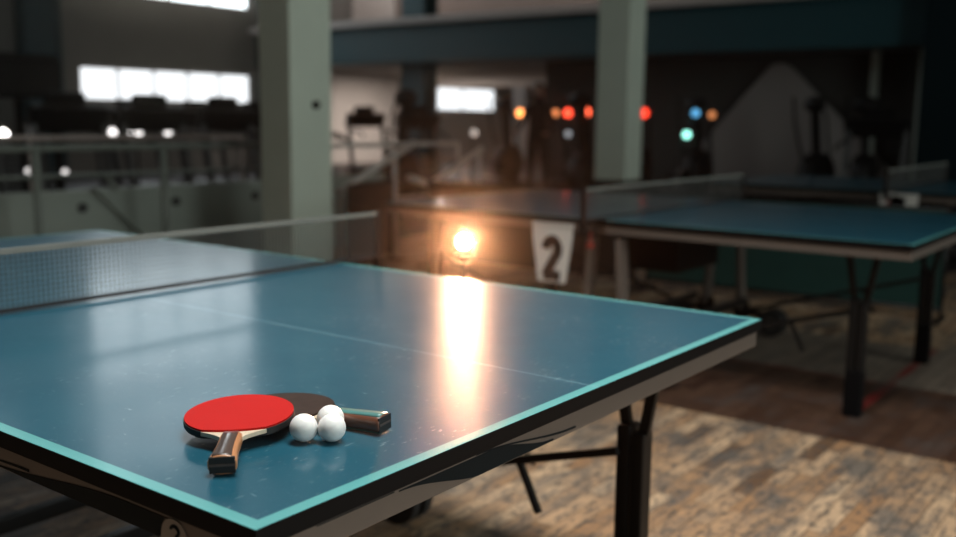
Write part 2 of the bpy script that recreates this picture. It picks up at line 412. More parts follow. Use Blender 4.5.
def make_net():
    r = empty('table_tennis_net')   # origin above the table centre line, on the playing surface
    y0, y1 = -.1525, 1.6775
    bm = B()
    n = int((y1 - y0) / .0125)
    for k in range(n + 1):
        y = y0 + k * (y1 - y0) / n; box(bm, (0, y, .078), (.0015, .0015, .142))
    for k in range(1, 12): box(bm, (0, (y0 + y1) / 2, .008 + k * .0122), (.0013, y1 - y0, .0015))
    obj('netting', bm, M['cord'], r)
    bm = B(); box(bm, (0, (y0 + y1) / 2, .1455), (.006, y1 - y0, .015), bev=.002); obj('top_tape', bm, M['tape'], r)
    bm = B(); box(bm, (0, (y0 + y1) / 2, .009), (.004, y1 - y0, .010), bev=.001); obj('bottom_hem', bm, M['nettape'], r)
    for y, s in ((y0, -1), (y1, 1)):
        bm = B(); box(bm, (0, y + s * .010, .068), (.022, .020, .175), bev=.004)
        ps = obj('net_post', bm, M['post'], r)
        yi = y - s * .13
        bm = B(); box(bm, (0, (y + yi) / 2 + s * .012, -.038), (.034, .145, .012), bev=.003); box(bm, (0, y + s * .010, -.025), (.03, .026, .05), bev=.003)
        box(bm, (0, yi, .003), (.05, .05, .005), bev=.002); box(bm, (0, y - s*.08, -.0), (.03, .1, .005))
        box(bm, (0, y + s * .005, -.016), (.03, .02, .034))
        obj('clamp', bm, M['blackmetal'], r)
        bm = B(); cyl(bm, (0, y - s * .06, -.10), (0, y - s * .06, -.044), .006); cyl(bm, (0, y - s * .06, -.125), (0, y - s * .06, -.10), .018, seg=12)
        obj('clamp_screw', bm, M['redplastic'], r)
    return r
T1, T2, T3 = (0, 0, 0), (-.075, 3.29, 0), (.42, 6.42, 0)
tb = make_table(); tb.location = T1
tag(tb, 'large blue table tennis table nearest the camera, carrying the bats and balls', 'table', 'blue table tennis tables')
t2 = dup(tb, T2, R(-.24), 'middle blue table tennis table with the number 2 card hanging from it')
t3 = dup(tb, T3, 0, 'furthest blue table tennis table, partly hidden at the right edge')
nt = make_net(); nt.location = (-1.37, 0, .7605)
tag(nt, 'wide net stretched over the nearest table', 'net', 'table tennis nets')
dup(nt, (T2[0] - 1.375, T2[1] + .006, .7605), R(-.24), 'net with pale top tape on the middle table')
dup(nt, (T3[0] - 1.37, T3[1], .7605), 0, 'net on the furthest table, near the right edge')

# printed swooshes and emblem on the frame of the nearest table (parts of the table)
def swoosh(pts_top, pts_bot, plane, at, m, name, thick=.0012):
    bm = B(); poly = pts_top + pts_bot[::-1]
    prism(bm, poly, at, at + thick, plane); return obj(name, bm, m, tb)
zt, zb_ = .7325, .6965
def curve(fn, a, b, n=24): return [(a + (b - a) * i / n, fn(i / n)) for i in range(n + 1)]
def sm(t): t = max(0, min(1, t)); return t * t * (3 - 2 * t)
# end frame (faces +x): black swoosh falling from the upper edge, with fanned stripes at its right end
YA, YR = .25, .63
top = lambda t: zt - .005 - .027 * sm((t - .55) / .45)
low = lambda t: max(zb_ + .001, zt - .0065 - .032 * sm(t / .55))
swoosh(curve(lambda t: max(top(t), low(t) + .0004), YA, YR), curve(low, YA, YR), 'yz', -.0082, M['decal'], 'printed_swoosh')
swoosh(curve(lambda t: zt - .0015 - .026 * sm(t), .42, .70), curve(lambda t: zt - .0035 - .0275 * sm(t), .42, .70), 'yz', -.0082, M['decal'], 'printed_stripe')
swoosh(curve(lambda t: zt - .0035, .10, .24), curve(lambda t: zt - .0046, .10, .24), 'yz', -.0082, M['decal'], 'printed_stripe')
# side frame (faces -y): teal-black swoosh ending round a pale emblem near the corner
ex, ez, er = -.160, .7015, .0265
def side_top(t): return zb_ + .003 + .026 * sm(t * 1.25)
pt = curve(side_top, -.62, ex - er * .35)
pb = curve(lambda t: zb_ + .0008 + .001 * math.sin(min(t * 4, 1) * PI), -.62, ex - er - .004)
arc = [(ex + (er + .003) * math.cos(a_), ez + (er + .003) * math.sin(a_)) for a_ in [R(178 - 68 * k / 8) for k in range(9)]]
arc = [p_ for p_ in arc if p_[1] < side_top(1)]
bm = B(); prism(bm, pt + arc[::-1] + pb[::-1], .0068, .008, 'xz'); obj('printed_swoosh', bm, M['decal'], tb)
swoosh(curve(lambda t: zb_ + .010 + .006 * sm(t), -.66, -.50), curve(lambda t: zb_ + .0085 + .004 * sm(t), -.66, -.50), 'xz', .0068, M['decal'], 'printed_stripe')
M['emblem'] = mat('pale_emblem', (.30, .27, .24), .5)
poly = [(ex + er * math.cos(a_), ez + er * math.sin(a_)) for a_ in [R(-10 + 200 * k / 30) for k in range(31)]]
bm = B(); prism(bm, [(a_, max(zb_ + .0005, b_)) for a_, b_ in poly], .0064, .008, 'xz'); em = obj('emblem', bm, M['emblem'], tb)
bm = B(); tube(bm, [(ex + .002 + .008 * math.cos(t), .0062, ez + .012 + .006 * math.sin(t)) for t in [PI * .9 - k * PI * 1.25 / 12 for k in range(13)]] + [(ex + .005, .0062, ez + .001)], .0022, 8)
obj('emblem_curl', bm, M['decal'], em)

# ------------------------------------------------------------------ bats and balls on the nearest table
ZT = .7605
def wood_mat(name, cols, scale=300, rough=.35):
    mt, n, l, b = new_mat(name); q = N(mt)
    tc = n.new('ShaderNodeTexCoord'); O = tc.outputs['Object']
    g = q.noise(q.mapping(O, scale=(14, 160, 160)), 1, 4, .6)
    col = q.mix(g, cols[0], cols[1])
    l.new(col, b.inputs['Base Color']); b.inputs['Roughness'].default_value = rough; b.inputs['Coat Weight'].default_value = .5
    b.inputs['Coat Roughness'].default_value = .12
    return mt
M['blade'] = wood_mat('pale_plywood', ((.62, .50, .36), (.74, .62, .47)))
M['handlewood'] = wood_mat('orange_brown_wood', ((.42, .17, .07), (.56, .26, .12)))
M['handledark'] = wood_mat('dark_stained_wood', ((.045, .030, .026), (.10, .065, .05)))
M['redrubber'] = mat('red_rubber', (.44, .006, .004), .62, noise=.05, scale=60, bump=.05)
M['redrubber'].node_tree.nodes['Principled BSDF'].inputs['Specular IOR Level'].default_value = .15
M['brownrubber'] = mat('dark_worn_rubber', (.030, .018, .014), .55, noise=.5, scale=55)
matte(M['brownrubber'], .1)
M['tealinlay'] = wood_mat('teal_inlay', ((.05, .17, .16), (.09, .24, .22)))
def blade_outline(grow=0, neck=True):
    # blade centre at the origin, handle towards +x
    pts = []
    a, b_ = .0805 + grow, .0785 + grow
    for i in range(61):
        t = R(30) + (2 * PI - 2 * R(30)) * i / 60
        pts.append((a * math.cos(t), b_ * math.sin(t)))
    x0, y0 = pts[0]
    ctrl = [(.0765, .030), (.0835, .0215), (.090, .0160), (.096, .0145)]
    low = [(x, -y) for x, y in ctrl]
    return pts + low + ctrl[::-1]
def rubber_outline():
    pts = []
    for i in range(61):
        t = R(35) + (2 * PI - 2 * R(35)) * i / 60
        pts.append((.0798 * math.cos(t), .0778 * math.sin(t)))
    n = 8; y0 = pts[0][1]
    for i in range(1, n): 
        y = -y0 + 2 * y0 * i / n
        pts.append((pts[0][0] + .006 * (1 - (y / y0) ** 2), y))
    return pts
def make_bat(top, label, handle_side, inlay):
    r = empty('table_tennis_bat'); tag(r, label, 'bat')
    bm = B(); prism(bm, blade_outline(), -.003, .003); obj('blade', bm, M['blade'], r)
    bm = B(); prism(bm, rubber_outline(), .003, .0062); tag(obj('rubber_sheet', bm, top, r), 'upper rubber sheet')
    bm = B(); prism(bm, rubber_outline(), -.0068, -.003); tag(obj('rubber_sheet', bm, M['rubberblack'], r), 'black lower rubber sheet')
    bm = B()
    o1 = [(x * 1.018, y * 1.018) for x, y in rubber_outline()[:61]]
    for i in range(60):
        (xa, ya), (xb, yb) = o1[i], o1[i + 1]; k = .985
        vs = [bm.verts.new(p) for p in ((xa, ya, -.0045), (xb, yb, -.0045), (xb, yb, .0035), (xa, ya, .0035), (xa * k, ya * k, -.0045), (xb * k, yb * k, -.0045), (xb * k, yb * k, .0035), (xa * k, ya * k, .0035))]
        for ix in ((0, 1, 2, 3), (5, 4, 7, 6), (3, 2, 6, 7), (1, 0, 4, 5)): bm.faces.new([vs[j] for j in ix])
    bmesh.ops.remove_doubles(bm, verts=bm.verts[:], dist=1e-5)
    obj('edge_tape', bm, M['rubberblack'], r)
    # flared handle, two scales and the blade core between them
    hr = []
    secs = [(.078, .0135, .0045), (.088, .0150, .0100), (.10, .0154, .0118), (.13, .0152, .0124), (.155, .0166, .0128), (.175, .0188, .0133), (.1805, .0190, .0133), (.1825, .0178, .0122)]
    def loft(bm, lo, hi, shrink=1):
        rings = []
        for x, w_, h_ in secs:
            ring = []
            for k in range(28):
                t = 2 * PI * k / 28; c, s = math.cos(t), math.sin(t)
                y = w_ * shrink * math.copysign(abs(c) ** .75, c); z = h_ * shrink * math.copysign(abs(s) ** .75, s)
                ring.append(bm.verts.new((x, max(-99, y), min(hi, max(lo, z)))))
            rings.append(ring)
        for A, Bq in zip(rings, rings[1:]):
            for k in range(28):
                f = bm.faces.new((A[k], A[(k + 1) % 28], Bq[(k + 1) % 28], Bq[k])); f.smooth = True
        bm.faces.new(rings[0][::-1]); bm.faces.new(rings[-1])
    bm = B(); loft(bm, -.1, .1); h = obj('handle', bm, handle_side, r)
    # dark stained top strip down the middle of the grip
    for s in (1, -1):
        bm = B(); poly = [(x, .0075 * w_ / .0136) for x, w_, h_ in secs[1:-1]] + [(x, -.0075 * w_ / .0136) for x, w_, h_ in secs[1:-1]][::-1]
        n = len(secs) - 2
        top_v = []
        for x, w_, h_ in secs[1:-1]: top_v.append([bm.verts.new((x, yy * w_ / .0136, s * (h_ * .93 + .0012))) for yy in (-.0088, 0, .0088)])
        for A, Bq in zip(top_v, top_v[1:]):
            for k in range(2): bm.faces.new((A[k], A[k + 1], Bq[k + 1], Bq[k])).smooth = True
        ge = bmesh.ops.extrude_face_region(bm, geom=bm.faces[:])
        for v in [v for v in ge['geom'] if isinstance(v, bmesh.types.BMVert)]: v.co.z -= s * .004
        obj('grip_inlay', bm, inlay, h)
    bm = B(); box(bm, (.1815, 0, 0), (.0035, .0335, .0225), bev=.0015); tag(obj('end_cap', bm, M['rubberblack'], h), 'black butt end')
    bm = B(); box(bm, (.1832, 0, 0), (.0012, .032, .0032), bev=.0003); obj('end_stripe', bm, M['handledark'], h)
    return r
def pose(o, c, ang, end_z, centre_z, roll=0):
    """c = blade centre xy on the table, ang = handle direction"""
    pitch = math.asin((centre_z - end_z) / .18)
    o.matrix_world = Matrix.Translation((c[0], c[1], ZT + centre_z)) @ Matrix.Rotation(ang, 4, 'Z') @ Matrix.Rotation(pitch, 4, 'Y') @ Matrix.Rotation(roll, 4, 'X')
M['redbrownwood'] = wood_mat('red_brown_dark_wood', ((.10, .035, .02), (.17, .065, .035)))
bat2 = make_bat(M['brownrubber'], 'dark brown bat lying under the red one, handle pointing right', M['redbrownwood'], M['tealinlay'])
pose(bat2, (-.296, .306), math.atan2(.203, .979), .0150, .0095)
bat1 = make_bat(M['redrubber'], 'red bat lying on top of the dark one, wooden handle towards the camera', M['handlewood'], M['handledark'])
pose(bat1, (-.286, .2145), math.atan2(-.134, .127), .0152, .0235, R(1.6))
ballm = mat('white_celluloid', (.80, .80, .78), .38, noise=.01)
ballm.node_tree.nodes['Principled BSDF'].inputs['Subsurface Weight'].default_value = .25
ballm.node_tree.nodes['Principled BSDF'].inputs['Subsurface Radius'].default_value = (.02, .015, .012)
bm = B(); sph(bm, (0, 0, .02), .02, seg=48); ball = obj('table_tennis_ball', bm, ballm)
ball.location = (-.182, .243, ZT)
tag(ball, 'white ball on its own at the left, against the red bat', 'ball', 'white table tennis balls')
dup(ball, (-.151, .268, ZT), 0, 'white ball at the front right, hiding part of the one behind')
dup(ball, (-.183, .297, ZT), 0, 'white ball at the back, half hidden and beside the dark handle')

# ------------------------------------------------------------------ number cards hanging from the tables
def digit(ch):
    if ch == '2':
        arc = [(.5 + .30 * math.cos(t), .70 + .21 * math.sin(t)) for t in [R(170) - i * R(205) / 14 for i in range(15)]]
        return [arc + [(.46, .32), (.22, .09)], [(.17, .07), (.86, .07)]]
    return [[(.30, .76), (.52, .90), (.52, .07)]]
def number_card(loc, rz, wt, wb, h, ch, label, weight):
    r = empty('number_card', loc, rz); tag(r, label, 'sign', 'number cards on the tables')
    # face towards -y, hangs from z=0 to -h
    bm = B(); prism(bm, [(-wt / 2, 0), (wt / 2, 0), (wt / 2, -.05), (wb / 2, -h), (-wb / 2, -h), (-wt / 2, -.05)], -.002, .002, 'xz'); obj('card', bm, M['white'], r)
    bm = B(); dw, dh = wb * .72, h * (.74 if ch == '2' else .94)
    for st in digit(ch):
        P3 = [((p[0] - .5) * dw, -.0035, -h + .02 + p[1] * dh) for p in st]
        for a, b_ in zip(P3, P3[1:]):
            d = Vector(b_) - Vector(a); L = d.length + weight * .35
            ang = math.atan2(d.z, d.x)
            box(bm, ((a[0] + b_[0]) / 2, -.0035, (a[2] + b_[2]) / 2), (L, .002, weight), Matrix.Rotation(-ang, 3, 'Y'))
    tag(obj('digit', bm, M['ink'], r), 'black number ' + ch)
    bm = B(); box(bm, (0, .0, .006), (wt * 1.02, .016, .014), bev=.003); obj('clip_bar', bm, M['white'], r)
    return r
number_card((-1.705, 3.28, .715), R(1), .225, .155, .275, '2', 'white card with a black 2 hanging from the middle table', .048)
number_card((-.90, 6.41, .735), 0, .25, .22, .30, '1', 'small pale card hanging from the furthest table at the right', .085)
bm = B(); cyl(bm, (0, 0, 0), (0, 0, .02), .018, seg=16); sph(bm, (0, 0, .024), .018, (1, 1, .7), 16)
# ------------------------------------------------------------------ bare lamp on a stand, between the tables
lp = empty('lamp_on_stand', (-1.243, 1.984, 0)); tag(lp, 'glaring warm bare lamp on a thin stand beyond the nearest table', 'lamp')
bm = B(); bmesh.ops.create_uvsphere(bm, u_segments=24, v_segments=12, radius=.023, matrix=Matrix.Translation((0, 0, .797)))
M['bulb'] = lit('glowing_bulb', (1, .50, .29), 9000)
for f in bm.faces: f.smooth = True
obj('bulb', bm, M['bulb'], lp)
M['velvet'] = matte(mat('matte_black', (.0008, .0008, .0008), 1.0), 0)
# the bulb sits in a short can that opens towards the nearest table
ax = Vector((.60, -.79, .03)).normalized(); bc = Vector((0, 0, .797))
def can_profile(prof, seg=32):
    bm = B(); q_ = ax.to_track_quat('Z', 'Y').to_matrix(); rings = []
    for d, r_ in prof: rings.append([bm.verts.new(bc + q_ @ Vector((r_ * math.cos(2 * PI * k / seg), r_ * math.sin(2 * PI * k / seg), d))) for k in range(seg)])
    for A, Bq in zip(rings, rings[1:]):
        for k in range(seg): bm.faces.new((A[k], A[(k + 1) % seg], Bq[(k + 1) % seg], Bq[k])).smooth = True
    bm.faces.new(rings[0]); bm.faces.new(rings[-1]); return bm
bm = B(); q_ = ax.to_track_quat('Z', 'Y').to_matrix()
sd = Vector((ax.y, -ax.x, 0)).normalized()
for a_, b_ in ((.055, .15),):
    c_ = bc + ax * ((a_ + b_) / 2) + Vector((0, 0, -.036)); mr = Matrix((sd, ax, sd.cross(ax))).transposed()
    box(bm, c_, (.08, b_ - a_, .003), mr)
obj('added_light_shield', bm, M['velvet'], lp)  # plate added to keep the bulb's light off the floor
obj('can', can_profile([(-.030, .027), (.058, .036), (.058, .039), (-.033, .031), (-.060, .024), (-.065, .018)]), M['velvet'], lp)
bm = B(); cyl(bm, (0, 0, .725), (0, 0, .766), .02); obj('socket', bm, M['black'], lp)
bm = B(); cyl(bm, (0, 0, .25), (0, 0, .73), .009); obj('pole', bm, M['blackmetal'], lp)
for k in range(3):
    a_ = R(30 + 120 * k); bm = B(); cyl(bm, (0, 0, .42), (.26 * math.cos(a_), .26 * math.sin(a_), .006), .007); obj('leg', bm, M['blackmetal'], lp)

# ------------------------------------------------------------------ court surrounds
def surround(x, y, rz, L, m, label):
    r = empty('court_barrier', (x, y, 0), rz); tag(r, label, 'barrier', 'low barriers round the court')
    bm = B(); box(bm, (0, 0, .39), (L - .04, .014, .60), bev=.004); obj('vinyl_panel', bm, m, r)
    bm = B()
    for z in (.08, .70): cyl(bm, (-L / 2 + .01, 0, z), (L / 2 - .01, 0, z), .013)
    for sx in (-1, 1): cyl(bm, (sx * (L / 2 - .012), 0, .01), (sx * (L / 2 - .012), 0, .70), .012)
    obj('tube_frame', bm, M['blackmetal'], r)
    for sx in (-1, 1):
        bm = B(); box(bm, (sx * (L / 2 - .012), 0, .012), (.03, .3, .022), bev=.004); obj('foot', bm, M['blackmetal'], r)
surround(-1.45, 5.78, R(3), 2.0, M['green'], 'dark green barrier behind the middle table, rightmost of the row')
surround(-3.45, 5.62, R(3), 1.9, M['brownvinyl'], 'dark barrier standing just behind the number 2 card')
surround(-4.62, 5.12, R(112), 1.0, M['brownvinyl'], 'dark barrier furthest left, behind the glaring lamp')

# ------------------------------------------------------------------ railing and low board wall
def railing(name, pts, posts, label, mids=(.5,), r_=.022, m=None, hp=.018):
    m = m or M['railpaint']
    r = empty(name, (pts[0][0], pts[0][1], 0)); tag(r, label, 'railing', 'metal railings')
    o = Vector((pts[0][0], pts[0][1], 0)); P = [Vector(p) - o for p in pts]
    bm = B(); tube(bm, P, r_, 12); obj('handrail', bm, m, r)
    for f in mids:
        bm = B(); tube(bm, [Vector((p.x, p.y, p.z * f)) for p in P], r_ * .55, 8); obj('mid_rail', bm, m, r)
    for (x, y, z) in posts:
        bm = B(); cyl(bm, (x - o.x, y - o.y, 0), (x - o.x, y - o.y, z), hp); cyl(bm, (x - o.x, y - o.y, 0), (x - o.x, y - o.y, .012), hp * 2.2); obj('post', bm, m, r)
    return r
railing('metal_railing', [(-5.2, -1.5, 1.0), (-5.2, 5.0, 1.0)], [(-5.2, y, .99) for y in (-1.2, .9, 2.634, 3.586, 5.0)],
        'long straight grey railing left of the pale green pillar', mids=(.82,), hp=.026)
railing('metal_railing', [(-6.3, -1.0, 1.05), (-6.3, 5.2, 1.03)], [(-6.3, y, 1.02) for y in (-1, 1.1, 3.2, 5.2)], 'pale upper rail seen just above and behind the long grey railing', mids=(), m=mat('pinkish_white_paint', (.40, .33, .30), .5), hp=.014)
railing('metal_railing', [(-5.2, 5.15, .98), (-5.2, 7.0, .98)], [(-5.2, 5.2, .97), (-5.2, 6.05, .97), (-5.2, 7.0, .97)], 'short level railing right of the pale green pillar', mids=(.5,), m=M['palerail'])
railing('sloped_handrail', [(-5.0, 5.12, .60), (-5.0, 6.10, 1.0)], [(-5.0, 5.16, .60), (-5.0, 5.837, .88)], 'sloping handrail nearest the pale green pillar', mids=(), r_=.03, m=M['palerail'])
railing('sloped_handrail', [(-5.0, 6.02, .69), (-5.0, 6.32, .61), (-5.0, 7.12, .93)], [(-5.0, 6.32, .60), (-5.0, 7.08, .91)], 'second sloping handrail, further right below the small bright window', mids=(), r_=.03, m=M['palerail'])
bm = B()
bm_ = box(bm, (-5.75, 2.0, .34), (.05, 9.0, .68), bev=.004)
lw = tag(obj('wall_low', bm, M['panel']), kind='structure')
for k, y in enumerate((-.4, 1.2, 2.45, 3.25, 4.05, 4.85)):
    bm = B(); cyl(bm, (-5.72, y, .55), (-5.70, y, .55), .035, seg=16)
    tag(obj('vent_cap', bm, M['base']), 'round dark vent on the pale low boards, ' + ('leftmost of all', 'second from the left', 'third from the left', 'left of the second railing post', 'between the railing post and the pillar', 'nearest the pale green pillar')[k], 'vent', 'round vents in the low boards')
for k, (y, s) in enumerate(((3.35, 1),)):
    bm = B(); bar(bm, (-5.66, 3.30, .70), (-5.66, 3.72, .30), .05, .012, .002)
    bar(bm, (-5.66, 3.50, .66), (-5.66, 3.40, .80), .05, .012, .002)
    tag(obj('wall_bracket', bm, M['panel']), 'pale slanting brace fixed to the low boards', 'brace')

# ------------------------------------------------------------------ gym equipment
def make_treadmill(label):
    """runner faces +x-ish local; deck along x"""
    r = empty('treadmill'); tag(r, label, 'treadmill', 'treadmills in the gym area')
    bm = B(); box(bm, (-.2, 0, .13), (1.7, .72, .10), bev=.02); box(bm, (.55, 0, .2), (.42, .74, .18), bev=.05)
    for fx in (-.95, .6):
        for fy in (-.3, .3): cyl(bm, (fx, fy, 0), (fx, fy, .09), .03)
    obj('deck', bm, M['gym'], r)
    bm = B(); box(bm, (-.28, 0, .184), (1.35, .48, .008)); obj('running_belt', bm, M['rubber'], r)
    for s in (-1, 1):
        bm = B(); bar(bm, (.5, s * .36, .12), (.72, s * .36, 1.12), .05, .09, .01); obj('upright', bm, M['gymgrey'], r)
        bm = B(); tube(bm, [(.70, s * .34, 1.02), (.55, s * .34, 1.0), (.2, s * .34, .94), (.12, s * .34, .88)], .02, 10); obj('handrail', bm, M['gym'], r)
    bm = B(); box(bm, (.72, 0, 1.18), (.12, .78, .26), Matrix.Rotation(R(-25), 3, 'Y'), .03); box(bm, (.78, 0, 1.33), (.05, .42, .22), Matrix.Rotation(R(-15), 3, 'Y'), .03)
    cs = obj('console', bm, M['gym'], r)
    return r
def make_trainer(label):
    r = empty('cross_trainer'); tag(r, label, 'exercise machine', 'cross trainers')
    bm = B(); box(bm, (0, 0, .05), (1.5, .12, .08), bev=.02); box(bm, (-.7, 0, .04), (.08, .6, .06), bev=.02); box(bm, (.7, 0, .04), (.08, .6, .06), bev=.02); obj('base', bm, M['gym'], r)
    bm = B(); cyl(bm, (.35, -.14, .42), (.35, .14, .42), .34, seg=28); bmesh.ops.bevel(bm, geom=[e for e in bm.edges if e.calc_face_angle(0) > 1], offset=.03, segments=2, affect='EDGES'); obj('flywheel_cover', bm, M['gym'], r)
    bm = B(); bar(bm, (.35, 0, .6), (.22, 0, 1.42), .10, .12, .02); obj('column', bm, M['gym'], r)
    bm = B(); sph(bm, (.2, 0, 1.50), .16, (.55, 1.15, .8), 20); obj('console', bm, M['gym'], r)
    for s in (-1, 1):
        bm = B(); tube(bm, [(.38, s * .22, .5), (.2, s * .26, .95), (.1, s * .28, 1.3), (.02, s * .24, 1.52), (-.04, s * .22, 1.60)], .02, 10); obj('arm_lever', bm, M['gym'], r)
        bm = B(); box(bm, (-.25, s * .16, .28 + .05 * s), (.42, .14, .05), bev=.015); bar(bm, (-.05, s * .16, .28 + .05 * s), (.4, s * .16, .42), .04, .04, .004); obj('pedal', bm, M['gym'], r)
    return r
def make_tower(label):
    r = empty('weight_machine'); tag(r, label, 'exercise machine')
    bm = B()
    for sx in (-.55, .55):
        for sy in (-.4, .4): box(bm, (sx, sy, .93), (.07, .07, 1.86), bev=.008)
    for z in (.05, 1.83):
        for sy in (-.4, .4): box(bm, (0, sy, z), (1.1, .06, .06), bev=.006)
        for sx in (-.55, .55): box(bm, (sx, 0, z), (.06, .8, .06), bev=.006)
    obj('frame', bm, M['gym'], r)
    bm = B(); box(bm, (0, 0, 1.60), (1.2, .95, .42), bev=.04); obj('shroud', bm, M['gym'], r)
    bm = B()
    for k in range(12): box(bm, (0, 0, .14 + k * .06), (.5, .3, .052), bev=.006)
    obj('weight_stack', bm, M['gymgrey'], r)
    bm = B(); cyl(bm, (0, 0, .86), (0, 0, 1.4), .012); obj('cable', bm, M['chrome'], r)
    bm = B(); box(bm, (.75, 0, .5), (.35, .38, .08), bev=.03); box(bm, (.58, 0, .78), (.08, .36, .5), bev=.03); box(bm, (.72, 0, .24), (.06, .06, .48), bev=.01); obj('seat', bm, M['gym'], r)
    return r
TL = ['nearest the long railing', 'beside the first along the railing']
tm = make_treadmill('x')
spots = []
for i in range(7): spots.append((-7.6, 1.6 + i * 1.02, 180 + 4 * ((i * 7) % 3 - 1), 'front row by the long railing'))
for i in range(5): spots.append((-10.4, 6.3 + i * 1.05, 180 + 4 * ((i * 5) % 3 - 1), 'second row behind the railing'))
ordn = ['first', 'second', 'third', 'fourth', 'fifth', 'sixth', 'seventh', 'eighth', 'ninth']
dist = {'front row by the long railing': 0, 'second row behind the railing': 0}
treads = []
for i, (x, y, rz, rowname) in enumerate(spots):
    k = dist[rowname]; dist[rowname] += 1
    lab = 'black treadmill, %s from the left in the %s' % (ordn[k], rowname)
    if i == 0:
        tm.location = (x, y, 0); tm.rotation_euler = (0, 0, R(rz)); tm['label'] = lab; treads.append(tm)
    else: treads.append(dup(tm, (x, y, 0), R(rz), lab))
ct = make_trainer('dark cross trainer with a round head in front of the pale gable panel')
ct.location = (-4.22, 14.3, 0); ct.rotation_euler = (0, 0, R(75))
dup(ct, (-3.40, 14.35, 0), R(95), 'dark cross trainer left of the wide dark teal column')
for (x, y, a_, lb) in ((-8.1, 9.7, 165, 'dark cross trainer right of the pale green pillar, nearest to it'), (-9.9, 14.2, 92, 'dark cross trainer behind the orange light, left of the standing person'),
                       (-8.2, 14.25, 88, 'dark cross trainer right of the standing person'), (-7.15, 14.2, 95, 'dark cross trainer just left of the grey pillar'),
                       (-6.3, 11.0, 95, 'dark cross trainer just right of the grey pillar, nearer than the others'), (-6.1, 14.3, 90, 'dark cross trainer behind the blue light'),
                       ):
    dup(ct, (x, y, 0), R(a_), lb)
dup(tm, (-2.75, 12.0, 0), R(90), 'dark treadmill at the foot of the wide dark teal column', 'treadmills in the gym area')
dup(tm, (-9.6, 11.9, 0), R(150), 'dark treadmill left of the small bright window, beyond the short level railing')
dup(tm, (-11.6, 12.9, 0), R(160), 'dark treadmill directly below the small bright window')
tw = make_tower('tall black weight machine at the far left edge'); tw.location = (-9.95, 4.75, 0); tw.rotation_euler = (0, 0, R(-90))
# lit displays and lamps of the machines; white ones are chrome glints made emissive
def glow_point(loc, col, s, r_, label, cat='light', group=None):
    e = empty('machine_light_or_glint', loc); tag(e, label, cat, group)
    bm = B(); sph(bm, (0, 0, 0), r_, seg=16); obj('lens', bm, lit('lamp_or_glint_glow', col, s), e)
    bm = B(); cyl(bm, (-.06, .02, -.012), (0, 0, 0), .012); cyl(bm, (-.06, .02, -loc[2]), (-.06, .02, -.005), .012, seg=10); cyl(bm, (-.06, .02, -loc[2]), (-.06, .02, -loc[2] + .02), .05, seg=20)
    obj('stem', bm, M['gym'], e)
G = 'small lights among the gym machines'
OR = (1, .18, .04)
for k, (loc, col, s, r_, lb) in enumerate([
    ((-8.59, 13.0, 1.33), (1, .32, .08), 5, .065, 'orange light left of the standing person'), ((-8.35, 13.0, 1.335), (1, .06, .03), 2, .06, 'dim red light touching the orange one, left of the standing person'),
    ((-7.86, 12.95, 1.333), (1, .3, .1), 1.6, .055, 'dim orange light close right of the standing person'), ((-7.62, 12.95, 1.335), (1, .07, .03), 4, .065, 'red light in the middle of the row right of the standing person'),
    ((-7.33, 13.0, 1.352), (1, .12, .05), 5, .08, 'largest red light of the row, nearest the grey pillar on its left'), ((-6.26, 12.95, 1.342), (1, .05, .02), 3, .07, 'red light on the right side of the grey pillar'),
    ((-5.41, 12.95, 1.347), (.12, .45, .8), 1.5, .055, 'blue light left of the pale gable panel'), ((-5.13, 12.9, 1.32), (1, .35, .12), .9, .05, 'faint orange light touching the pale gable panel'),
    ((-5.42, 12.70, 1.030), (.35, 1, .8), 3.0, .055, 'pale green light below the blue one'), ((-7.42, 12.65, 1.006), (.8, .85, .9), .5, .05, 'faint grey light below the red lights'),
    ((-9.55, 13.0, .985), (1, .85, .75), .7, .06, 'whitish glint below the small bright window')]):
    glow_point(loc, col, s, r_, lb, 'light', G)
for (loc, s, r_, lb) in [((-8.95, 5.602, 1.03), 2.5, .045, 'leftmost of the four white glints above the long railing'), ((-8.95, 5.80, 1.03), 3, .035, 'small white glint second of the four above the long railing'),
                     ((-8.95, 5.93, 1.028), 2.5, .042, 'third of the four white glints above the long railing'), ((-8.95, 6.32, 1.028), 2.5, .042, 'rightmost of the four white glints above the long railing'),
                     ((-8.85, 4.959, .618), 1.4, .03, 'white glint between the machines, right of the railing post'), ((-8.85, 4.56, .644), 1.3, .03, 'white glint low between the machines, left of the railing post'),
                     ((-8.85, 4.32, 1.01), 8, .055, 'bright glint at the left edge of the view')]:
    glow_point(loc, (1, .95, .92), s, r_, lb, 'light', G)

# right back: gable-shaped pale panel and dark screen behind it, glazed frame posts
bm = B(); box(bm, (-6.4, 16.6, 1.25), (8.0, .1, 2.48)); struct('wall_partition', bm, mat('dark_partition', (.050, .047, .043), .8))
M['gable'] = mat('pale_gable_board', (.27, .245, .23), .85, noise=.05, scale=2)
bm = B(); prism(bm, [(-7.35, 0), (-7.35, .20), (-5.62, 2.16), (-5.5, 2.24), (-5.32, 2.24), (-5.2, 2.16), (-3.3, .30), (-3.3, 0)], 16.30, 16.38, 'xz')
tag(obj('gable_panel', bm, M['gable']), 'tall pale gable-shaped panel at the back between the pillar and the column', 'panel')
for x, wd, lb in ((-3.78, .12, 'thin pale post between the gable panel and the dark column'), (-3.03, .16, 'pale greenish post against the wide dark teal column')):
    bm = B(); box(bm, (x, 16.2, 1.24), (wd, .10, 2.46), bev=.01); tag(obj('frame_post', bm, M['pillar']), lb, 'post')

